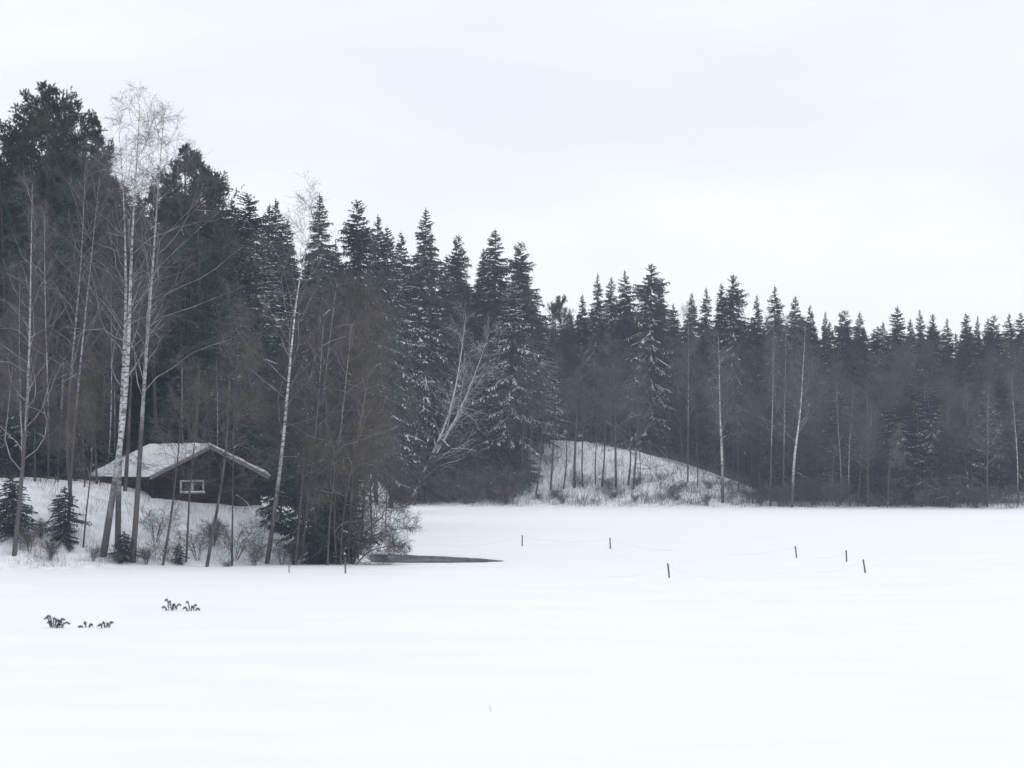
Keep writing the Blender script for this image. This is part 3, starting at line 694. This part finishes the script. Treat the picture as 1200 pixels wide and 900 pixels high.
# hero trees: trunks follow their stems
def hero(name, cat, stems, label, group=None, parts_kw=None, base=None):
    """stems: [(list of (px,py,Y)), radius]"""
    pts0 = at(*stems[0][0][0]); x, y = pts0[0], pts0[1]; z = gz(x, y)
    org = np.array((x, y, z - .05)); paths = []
    for st, r in stems:
        q = np.array([at(*p) for p in st]); q0 = q[0].copy(); q[0, 2] = gz(q0[0], q0[1]) - .25
        paths.append((q - org, r))
    H = max(p[0][-1, 2] for p in paths)
    pr = make_bare(H, paths=paths, name=name, cat=cat, **(parts_kw or {}))
    o = plant(pr, tuple(org), H, label, group, rz=0.0)
    placed.append((stems[0][0][0][0], y)); return o
bk = dict(n1=32, ang1=42, len1=.20, base=.30, n2=7, n3=5, n4=3, trop1=.07, hang=-.13, tw=.0055, snow=.12)
G = 'tall birches on the left bank'
hero('birch_tree', 'birch', [([(16, 664, 95), (26, 560, 95.5), (34, 440, 95.5), (36, 320, 95.5), (38, 215, 95.5)], .115)], 'grey-stemmed birch nearest the left picture edge, standing on the bank', G, dict(bk, bark='birch_grey', n1=30, base=.22))
hero('birch_tree', 'birch', [([(84, 620, 100), (77, 520, 100), (84, 430, 100), (96, 300, 100), (100, 190, 100)], .09)], 'slim birch left of the white clump, bowing out to the left', G, dict(bk, bark='birch_grey', n1=22, base=.4))
hero('birch_tree', 'birch', [([(79, 655, 97.5), (83, 560, 98), (90, 470, 98), (103, 340, 98), (118, 195, 98)], .08)], 'thin grey birch whose foot is behind the small bank spruce', G, dict(bk, bark='birch_grey', n1=22, base=.4))
hero('birch_tree', 'birch', [([(120, 652, 96.5), (133, 575, 96.5), (146, 490, 96.5), (152, 380, 96.5), (154, 280, 96.5), (160, 200, 96.5), (164, 122, 96.5)], .17)],
     'whitest tall birch with a thick trunk leaning right from the bank', G, dict(bk, n1=30, base=.36, len1=.20, n4=4))
hero('birch_tree', 'birch', [([(138, 640, 97.5), (139, 560, 97.5), (143, 470, 97.5), (148, 360, 97.5), (146, 240, 97.5), (140, 160, 97.5)], .15)],
     'tall upright birch right behind the whitest thick birch', G, dict(bk, n1=28, base=.45, len1=.19))
hero('birch_tree', 'birch', [([(155, 660, 96), (160, 600, 96), (166, 500, 96), (172, 400, 96), (180, 300, 96), (186, 210, 96), (192, 135, 96)], .14)],
     'tall greyish birch on the right side of the white birch clump', G, dict(bk, bark='birch_grey', n1=34, base=.36, len1=.21, snow=.25))
hero('bare_tree', 'bare tree', [([(146, 598, 103), (148, 560, 103), (152, 480, 103), (158, 330, 103)], .11)], 'dark trunk half hidden behind the clump, left of the cabin', None, dict(bk, bark='bark', twig='twig', n1=14, base=.5))
hero('birch_tree', 'birch', [([(312, 656, 98), (322, 600, 98), (332, 520, 98), (342, 400, 98), (349, 330, 98), (360, 285, 98), (374, 236, 98)], .115),],
     'tall white birch just right of the cabin with an arching top', G, dict(bk, n1=26, base=.34, len1=.23, hang=-.14))
hero('birch_tree', 'birch', [([(362, 655, 99), (368, 600, 99), (375, 500, 99), (386, 400, 99), (395, 330, 99)], .07)], 'slender grey birch inside the brown thicket', None, dict(bk, bark='birch_grey', n1=18, base=.4, n3=5))
dk = dict(bk, bark='bark', twig='alder', n1=16, n2=6, n3=5, n4=3, base=.30, len1=.22, tw=.007, ang1=50, trop1=.0, hang=.0, snow=.06)
hero('bare_tree', 'bare tree', [([(190, 663, 96), (200, 610, 96), (206, 560, 96), (211, 510, 96), (214, 430, 96)], .07)], 'thin dark tree leaning in front of the cabin left corner', 'thin leaning trees before the cabin', dk)
hero('bare_tree', 'bare tree', [([(218, 640, 97), (222, 580, 97), (228, 520, 97), (234, 420, 97)], .055)], 'thin dark tree crossing the cabin window', 'thin leaning trees before the cabin', dk)
hero('bare_tree', 'bare tree', [([(240, 662, 96), (250, 620, 96), (260, 570, 96), (266, 520, 96), (270, 420, 96), (272, 350, 96)], .085)], 'dark tree with the strongest lean in front of the cabin gable', 'thin leaning trees before the cabin', dict(dk, n1=20))
hero('bare_tree', 'bare tree', [([(272, 640, 97), (273, 560, 97), (274, 500, 97), (278, 400, 97)], .05)], 'straight thin tree before the right half of the gable', 'thin leaning trees before the cabin', dk)
hero('bare_tree', 'bare tree', [([(97, 640, 97), (101, 600, 97), (106, 560, 97), (110, 500, 97), (112, 420, 97)], .045)], 'thin dark sapling between the small spruce and the white clump', None, dk)
# spreading tree over the ice
hero('alder_tree', 'alder', [([(407, 656, 98.5), (410, 620, 98.5), (412, 570, 98.5), (414, 500, 98.5), (418, 430, 98.5)], .10),
                      ([(409, 650, 98.7), (432, 618, 98.7), (455, 600, 99), (478, 592, 99.2)], .055), ([(408, 648, 98.4), (430, 630, 98.2), (455, 622, 98), (482, 618, 98)], .05),
                      ([(409, 654, 98.6), (432, 645, 98.2), (455, 640, 98), (474, 640, 98)], .04), ([(409, 640, 98.6), (425, 600, 98.8), (450, 575, 99), (470, 555, 99)], .05),
                      ([(408, 630, 98.4), (388, 590, 98), (372, 560, 98), (360, 540, 98)], .05)],
     'dark alder at the tip of the point with low boughs spreading over the ice', None,
     dict(bark='bark', twig='alder', n1=22, ang1=40, len1=.34, base=.15, n2=7, n3=5, n4=3, tw=.006, trop1=-.01, hang=-.02, snow=.12, snow3=.05))
for st, lab in [([(377, 652, 99), (378, 600, 99), (381, 540, 99), (384, 450, 99)], 'straight dark stem in the thicket, left of the spreading alder'),
           ([(345, 658, 97.5), (352, 600, 97.5), (356, 540, 97.5), (366, 440, 97.5)], 'dark stem rising from the ice edge right of the central birch'),
           ([(395, 655, 98), (391, 600, 98), (396, 540, 98), (404, 450, 98)], 'dark crooked stem close beside the spreading alder trunk')]:
    hero('bare_tree', 'bare tree', [(st, .06)], lab, 'dark stems in the thicket', dict(dk, n1=18, base=.15, snow=.2))
for st, lab in [([(352, 655, 97.8), (360, 590, 97.8), (371, 500, 97.8), (377, 410, 97.8), (380, 360, 97.8)], 'pale grey stem on the left side of the brown thicket'), ([(383, 656, 97.5), (387, 590, 97.5), (400, 500, 97.5), (408, 420, 97.5), (412, 380, 97.5)], 'pale grey stem in the middle of the brown thicket, bending right'),
           ([(398, 656, 97.9), (402, 600, 97.9), (420, 510, 97.9), (432, 440, 97.9)], 'grey stem leaning right out of the brown thicket')]:
    hero('birch_tree', 'birch', [(st, .055)], lab, 'grey stems before the thicket', dict(bk, bark='birch_grey', n1=16, base=.35, n2=5, n3=4))

# far shore heroes
fk = dict(n1=24, ang1=36, len1=.17, base=.30, n2=7, n3=5, n4=3, trop1=.05, hang=-.04, tw=.010, snow=.12)
hero('birch_tree', 'birch', [([(480, 574, 225.5), (500, 545, 225.5), (522, 500, 225.5), (532, 465, 225.5), (540, 420, 225.5), (546, 370, 225.5)], .20),
                      ([(482, 573, 225.5), (506, 540, 225.5), (528, 503, 225.5), (544, 470, 225.5), (560, 430, 225.5), (575, 385, 225.5)], .15)],
     'big pale birch bowed over from the far shore, snow along its branches', None, dict(fk, bark='frost_limb', base=.10, n1=30, len1=.27, n2=6, n3=4, n4=2, snow=.9, snow3=.15, twig='frost_twig', limb='frost_limb', ang1=28, tw=.010, trop1=.0))
for px0, px1, yt, Y, r, lab in [(847, 842, 395, 219, .17, 'pale birch leaning slightly left at the right foot of the mound'),
                       (928, 944, 382, 215, .17, 'whitest far birch, leaning right, near the end of the mound'),
                       (903, 907, 368, 217, .11, 'thin birch left of the whitest far birch'),
                       (918, 921, 372, 218, .10, 'thin birch between the other two near the whitest far birch'),
                       (1017, 1021, 480, 214, .09, 'short slim birch at the bright gap on the right shore'),
                       (1157, 1158, 452, 212, .10, 'slim straight birch near the right end of the shore'),
                       (1040, 1055, 500, 213, .07, 'slim stem right of the bright gap on the right shore'),
                       (806, 807, 360, 226, .09, 'pale thin birch stem under the dark full-topped spruce'),
                       (1139, 1133, 455, 216, .07, 'pale sapling stem left of the slim straight birch'),
                       (1110, 1111, 470, 214, .08, 'grey stem in the dark wood of the right shore')]:
    ym = 540 + 4.76 * 2500 / Y
    hero('birch_tree', 'birch', [([(px0, ym - 4, Y), (px0 + (px1 - px0) * .15, ym - 60, Y), (px0 + (px1 - px0) * .6, (ym + yt) / 2, Y), (px1, yt, Y)], r)], lab, 'birches on the far shore',
         dict(fk, bark='birch' if r > .12 else 'birch_grey', base=.35))
# dark trunks on the mound, and the snow-loaded tree
for k, (x0, x1, yb, lw) in enumerate([(621, 624, 578, .10), (628, 636, 580, .09), (645, 650, 582, .12), (660, 664, 584, .10), (673, 676, 580, .17), (683, 684, 584, .09), (705, 709, 575, .11),
                                  (722, 721, 585, .15), (736, 738, 582, .12), (612, 614, 585, .08), (698, 700, 588, .07), (750, 748, 590, .06), (866, 864, 588, .07), (817, 815, 588, .06)]):
    Y = 225.0
    for it in range(60):               # walk up the slope until the foot is on the ground
        if at(x0, yb, Y)[2] <= gz(at(x0, yb, Y)[0], Y): break
        Y += .3
    top = 400 + (k * 37) % 60
    lab = ['thin dark trunk near the left end of the mound', 'kinked thin dark trunk second from the left on the mound', 'sturdy dark trunk leaning right on the left part of the mound', 'dark trunk between the sturdy one and the thickest one', 'thickest dark trunk on the snowy mound',
           'thin trunk touching the right side of the thickest mound trunk', 'dark trunk leaning right at the crest of the mound', 'stout upright dark trunk on the right half of the mound', 'dark trunk just right of the stout one on the mound', 'leftmost dark trunk on the mound, beside the spruces',
           'thin low-rooted trunk in front of the crest of the mound', 'thin dark stem beside the snow-loaded tree', 'thin dark stem near the right foot of the mound', 'lone thin stem on the descending slope of the mound'][k]
    hero('bare_tree', 'bare tree', [([(x0, yb, Y), ((x0 + x1) / 2 + (-2, 1.6, 0, 2.2, -1.2)[k % 5], yb - 40, Y + .5), (x1, yb - 90, Y), (x1 + (x1 - x0) * .6, top, Y)], lw)],
         lab, 'dark trunks on the mound', dict(fk, bark='bark', twig='twig', n1=18, base=.42, len1=.22, n3=4, n4=2))
hero('bare_tree', 'bare tree', [([(742, 590, 224), (745, 540, 224), (748, 470, 224), (752, 400, 224)], .12)], 'tree on the mound with long snow-loaded boughs drooping to the right', None,
     dict(fk, bark='bark', twig='twig', n1=26, ang1=80, len1=.28, base=.15, trop1=-.02, hang=-.05, snow=.9, n2=5, n3=4, n4=2))

# small spruces on the near bank
for px, yt, Y, wd, lab in [(14, 556, 96.5, 1.3, 'small bushy spruce at the left picture edge, on the bank'), (76, 570, 97, 1.1, 'small snowy spruce with layered boughs on the left bank'),
                  (210, 636, 96.5, 1.2, 'tiny spruce bush below the cabin window'), (146, 622, 96, 1.3, 'tiny spruce at the foot of the white birch clump'),
                  (390, 560, 99.5, 1.2, 'dark young spruce under the alder thicket'), (355, 556, 101, 1.0, 'dark young spruce right of the central birch foot'),
                  (323, 548, 103, 1.0, 'young spruce beside the right eave of the cabin'), (372, 592, 98.6, 1.1, 'squat dark spruce at the ice edge under the thicket'),
                  (5, 520, 104, 1.2, 'young spruce behind the bushy one at the left edge')]:
    tree_to(SPS[px % 2], px, yt, Y, lab, 'small spruces on the near bank', widen=wd)
# understorey spruces hiding the forest floor
fill(SPS, 16, -5, 180, 108, 118, 300, 380, 'young spruce in the dark understorey behind the left bank', 'understorey behind the left bank', 1.3, sep=.7)
fill(SPS, 20, 170, 425, 114, 124, 215, 290, 'young spruce in the dark understorey behind the cabin', 'understorey behind the cabin', 1.4, sep=.7)
fill(SPS, 24, 474, 612, 226, 236, 200, 262, 'young spruce in the dark understorey left of the mound', 'understorey left of the mound', 1.4, sep=.8)
fill(SPS, 26, 612, 900, 243, 248, 120, 165, 'young spruce in the dark understorey behind the mound', 'understorey behind the mound', 1.5, sep=.8)
fill(SPS, 34, 890, 1210, 219, 236, 150, 205, 'young spruce in the dark understorey of the right shore', 'understorey of the right shore', 1.4, sep=.8)

# shrubs on the banks
for px, py, Y, k, h, lab in [(232, 0, 97.5, 1, 1.3, 'arching bare shrub on the slope below the gable'), (275, 0, 97.8, 1, 1.7, 'wide tangled shrub below the right corner of the cabin'),
                      (265, 0, 96.3, 0, .6, 'small round snowy tussock shrub at the foot of the bank'), (298, 0, 97.2, 0, 1.2, 'shrub between the tangled one and the central birch foot'),
                      (60, 0, 95.2, 2, .9, 'low shrub between the two small bank spruces'), (110, 0, 95.5, 0, .7, 'low twiggy shrub left of the white clump foot'),
                      (172, 0, 95.8, 2, .8, 'low twiggy shrub right of the white clump foot'), (35, 0, 95.5, 0, 1.1, 'shrub on the bank right of the edge birch'),
                      (330, 0, 98, 1, 1.0, 'spreading shrub right of the central birch foot'), (415, 0, 99.5, 2, 1.0, 'shrub at the foot of the spreading alder'),
                      (182, 0, 99, 1, 1.4, 'shrub in front of the left cabin wall'), (250, 0, 99.5, 2, 1.2, 'shrub close under the cabin gable')]:
    x = ray(px, 600)[0] * Y; plant(SH[k], (x, Y, gz(x, Y) - .05), h, lab, 'shrubs on the near bank')
for k in range(14):
    px = 600 + 320 * (k + rnd()) / 14; Y = 224.5 - (px - 600) / 320 * 8 + 12 * rnd() ** 1.5; x = ray(px, 560)[0] * Y
    plant(SH[k % 2], (x, Y, gz(x, Y) - .1), .7 + .9 * rnd(), 'bare shrub poking through the snow of the mound', 'shrubs on the mound', widen=1.7)
for k in range(26):
    px = 480 + 720 * (k + rnd()) / 26; x0 = (px - 600) / 2500 * 216
    yf = float(np.interp(x0, [-60, -11, 20, 50, 120], [225, 223.6, 216.5, 209.3, 196])); Y = yf + 1.2 + 2.5 * rnd(); x = ray(px, 590)[0] * Y
    plant(SH[k % 3], (x, Y, gz(x, Y) - .1), (.5 + .7 * rnd()) if 612 < px < 900 else (1.4 + 1.6 * rnd()), 'bare shrub along the far shore line', 'shrubs along the far shore', widen=1.3)
for k in range(18):
    px = 508 + 100 * (k + rnd()) / 18; x0 = (px - 600) / 2500 * 222; Y = 224.6 + .5 * rnd() * 8 - (x0 + 11) * .2; x = ray(px, 590)[0] * Y
    plant(SH[k % 3], (x, Y, gz(x, Y) - .1), 1.0 + 2.4 * rnd() ** 2, 'dark bare shrub at the foot of the wood left of the mound', 'shrubs left of the mound', widen=1.2)
for k, (px, Y, h) in enumerate([(48, 97, .9), (196, 96.5, .9), (345, 98, 1.2), (140, 95.6, .6)]):
    x = ray(px, 600)[0] * Y; plant(SH[k % 3], (x, Y, gz(x, Y) - .05), h, 'loose bare shrub among the trunks on the cabin slope', 'loose shrubs on the cabin slope', widen=1.15)

# uncountable dry stems on the snow of both banks
def stems(name, pts, h0, h1, w_, label, m='alder'):
    n = len(pts); P = np.empty((n, 3, 3)); P[:, 0] = pts; P[:, 0, 2] -= .05
    d = norm(rng.normal(size=(n, 3)) * .35 + np.array((0, 0, 1.))); h = (h0 + (h1 - h0) * rnd(n) ** 2)[:, None]
    P[:, 1] = P[:, 0] + d * h * .6; P[:, 2] = P[:, 1] + norm(d + rng.normal(size=(n, 3)) * .35) * h * .5
    g = Geo(); ribbons(g, P, np.tile([w_, w_ * .7, w_ * .3], (n, 1)))
    o = make_obj(name, g.mesh(name, M[m])); tag(o, label, 'undergrowth', kind='stuff'); return o
def scatter(n, x0, x1, ya, yb, dmin=.05, clump=True):
    px = x0 + (x1 - x0) * rnd(n * 3); Y = ya + (yb - ya) * rnd(n * 3); x = (px - 600) / 2500 * Y
    z = ground(x, Y); ok = z > dmin
    if clump: ok &= (wav(x, Y, .9, 3) + .7 * rng.normal(size=len(x)) * .6) > .1
    q = np.stack([x, Y, z], -1)[ok][:n]; return q
stems('dry_grass', scatter(5000, 0, 430, 93, 106), .08, .75, .006, 'thin dry stems sticking out of the snow on the cabin bank')
stems('brushwood', scatter(14000, 470, 960, 214, 243), .2, 1.6, .010, 'thin brush stems over the snow of the mound', 'twig')
stems('saplings', scatter(420, 600, 900, 219, 240, clump=False), 1.0, 4.2, .022, 'thin grey saplings standing in the snow of the mound', 'twig')
stems('shore_brush', scatter(9000, 470, 1230, 205, 228), .3, 2.0, .013, 'low brush along the foot of the far wood', 'twig')

# ------------------------------------------------------------------ things on the ice
M['stake'] = mat('weathered_stake', (.11, .085, .068), (.22, .17, .135), 8, stretch=(1, 1, .2), bump=.3)
M['rope'] = mat('pale_rope', (.50, .52, .55), (.60, .62, .65), 10)
def stake(xb, yb, xt, yt, r, label):
    b = on_ice(xb, yb); t = at(xt, yt, b[1]); g = Geo()
    q = np.array([b - (0, 0, .1), b + (t - b) * .35, b + (t - b) * .7, t, t + (t - b) * .03]) - b
    tubes(g, q[None], np.array([[r, r * 1.03, r * .97, r, r * .4]]), 8)
    n = g.n; g.add([(t - b) * 1.03], None, None)
    k = np.arange(8); base = n - 8
    g.f3.append(np.stack([base + k, base + (k + 1) % 8, np.full(8, n)], -1))
    o = make_obj('wooden_stake', g.mesh('wooden_stake', M['stake'], True)); o.location = b
    tag(o, label, 'stake', 'stakes on the lake'); return t
T = {}
for key, a in dict(a=(612, 640, 612, 627.5, .036, 'leftmost thin stake out on the open ice, beyond the water'), b=(715.3, 643.3, 714.8, 630.5, .036, 'upright thin stake second from the left on the open ice'),
              c=(784.5, 677, 782.5, 660.5, .036, 'leaning stake nearest the viewer, left of centre of the roped stakes'), d=(933.6, 653.8, 932, 640.3, .036, 'leaning stake left of the close pair on the right'),
              e=(992.2, 658.5, 991.6, 645, .036, 'upright stake of the close pair on the right'), f=(1014.2, 671.5, 1011.6, 656, .036, 'rightmost leaning stake of the close pair'),
              g=(404.8, 672, 404.6, 658, .036, 'stake in front of the spreading alder'), h=(338.8, 671, 338.6, 652, .022, 'very thin stick in the ice below the central birch')).items():
    T[key] = stake(*a)
def rope(p, q, sag, label):
    p, q = np.array(p), np.array(q); s = np.linspace(0, 1, 17)[:, None]
    P = p + (q - p) * s; P[:, 2] -= (4 * sag * s * (1 - s))[:, 0]; P[:, 2] = np.maximum(P[:, 2], .012)
    g = Geo(); tubes(g, P[None] - p, np.full((1, 17), .0045), 5)
    o = make_obj('rope', g.mesh('rope', M['rope'], True)); o.location = p; tag(o, label, 'rope', 'ropes between the stakes')
dn = np.array((0, 0, .04))
rope(T['a'] - dn, on_ice(500, 640), .25, 'slack rope from the leftmost open-ice stake down to the snow')
rope(T['a'] - dn, T['b'] - dn, .25, 'rope sagging between the two left stakes')
rope(T['b'] - dn, on_ice(800, 646), .2, 'rope dropping to the snow right of the second stake')
rope(T['c'] - dn, on_ice(712, 676), .18, 'rope falling left from the nearest leaning stake')
rope(T['c'] - dn, on_ice(838, 676), .18, 'rope falling right from the nearest leaning stake')
rope(T['d'] - dn, on_ice(855, 650), .12, 'rope falling left from the stake left of the pair')
rope(T['d'] - dn, T['e'] - dn, .42, 'slack rope between the stakes at the right')
rope(T['f'] - dn, on_ice(957, 671), .15, 'rope falling left from the rightmost leaning stake')
rope(T['g'] - dn, on_ice(490, 673), .2, 'rope running right along the snow from the stake by the alder')

def sprig(px, py, wpx, hpx, n, label, seed, spiky=0):
    """conifer branch tips pushed into the snow"""
    b = on_ice(px, py); s = b[1] / 2500; W_, H_ = wpx * s, hpx * s; r_ = np.random.default_rng(seed)
    gt, gc = Geo(), Geo()
    for k in range(n):
        a = (k + .5) / n * 2 - 1 + r_.normal() * .08; yy = r_.normal() * .10
        a = a * (.6 + .6 * r_.random()); rt = (a * W_ * .26, yy, -.04); h = H_ * (.3 + .55 * r_.random() + .3 * (k == 1))
        sg = np.sign(r_.random() - .4 + a * .8); mid = (a * W_ * .38 + sg * .03, yy * 1.3, h); end = (a * W_ * .42 + sg * (.10 + .10 * r_.random()) * W_, yy * 1.5, h * (.3 + .5 * r_.random()))
        P = smooth_path([rt, ((rt[0] + mid[0]) / 2, yy, h * .6), mid, end], 9)[None]
        tubes(gt, P, np.linspace(.007, .003, 9)[None], 4)
        m = 110 + int(130 * hpx / 15); t = .12 + .85 * rnd(m); p, Tn, _ = interp(P, P[..., 0], np.zeros(m, int), t)
        d = norm(Tn * .9 + rvec(m) * .9 + np.array((0, 0, -.2))); slivers(gc, p, p + d * (.035 + .06 * rnd(m))[:, None], .0045)
    o = bpy.data.objects.new('spruce_branch', None); COL.objects.link(o); o.location = b; tag(o, label, 'branch', 'branch tips on the ice')
    make_obj('twig', gt.mesh('sprig_twig', M['bark'], True), o); make_obj('needles', gc.mesh('sprig_needles', M['sprig']), o)
M['sprig'] = mat('browning_needles', (.055, .05, .045), (.10, .095, .085), 6)
sprig(64, 736, 34, 17, 9, 'largest bushy branch cluster lying on the ice, at the lower left', 1)
sprig(100.5, 735.5, 16, 8, 3, 'smallest flat branch tip between two others on the ice', 2)
sprig(124.5, 735.5, 15, 10, 4, 'small rounded branch tip right of the smallest one', 3)
sprig(201, 715.5, 18, 15, 6, 'left branch of the farther pair on the ice, with a raised tip', 4)
sprig(225, 716, 20, 13, 5, 'right branch of the farther pair on the ice', 5)
g = Geo(); b = on_ice(575, 834); tubes(g, np.array([[(0, 0, -.03), (-.005, 0, .05), (-.03, .01, .13)]]), np.array([[.004, .003, .002]]), 4)
o = make_obj('twig', g.mesh('lone_twig', M['bark'])); o.location = b; tag(o, 'tiny lone twig poking out of the foreground snow', 'twig')

# ------------------------------------------------------------------ haze over the lake
g = Geo(); box(g, -1600, 1600, -1600, 1600, -2.1, 46)
hz = make_obj('haze', g.mesh('haze', bpy.data.materials.new('haze_air'))); hm = hz.data.materials[0]; hm.use_nodes = True
n = hm.node_tree.nodes; n.remove(n['Principled BSDF']); pv = n.new('ShaderNodeVolumePrincipled')
pv.inputs['Color'].default_value = (.74, .86, 1.0, 1); pv.inputs['Density'].default_value = 0.00034; pv.inputs['Anisotropy'].default_value = .2
hm.node_tree.links.new(pv.outputs[0], n['Material Output'].inputs['Volume'])
tag(hz, kind='stuff')
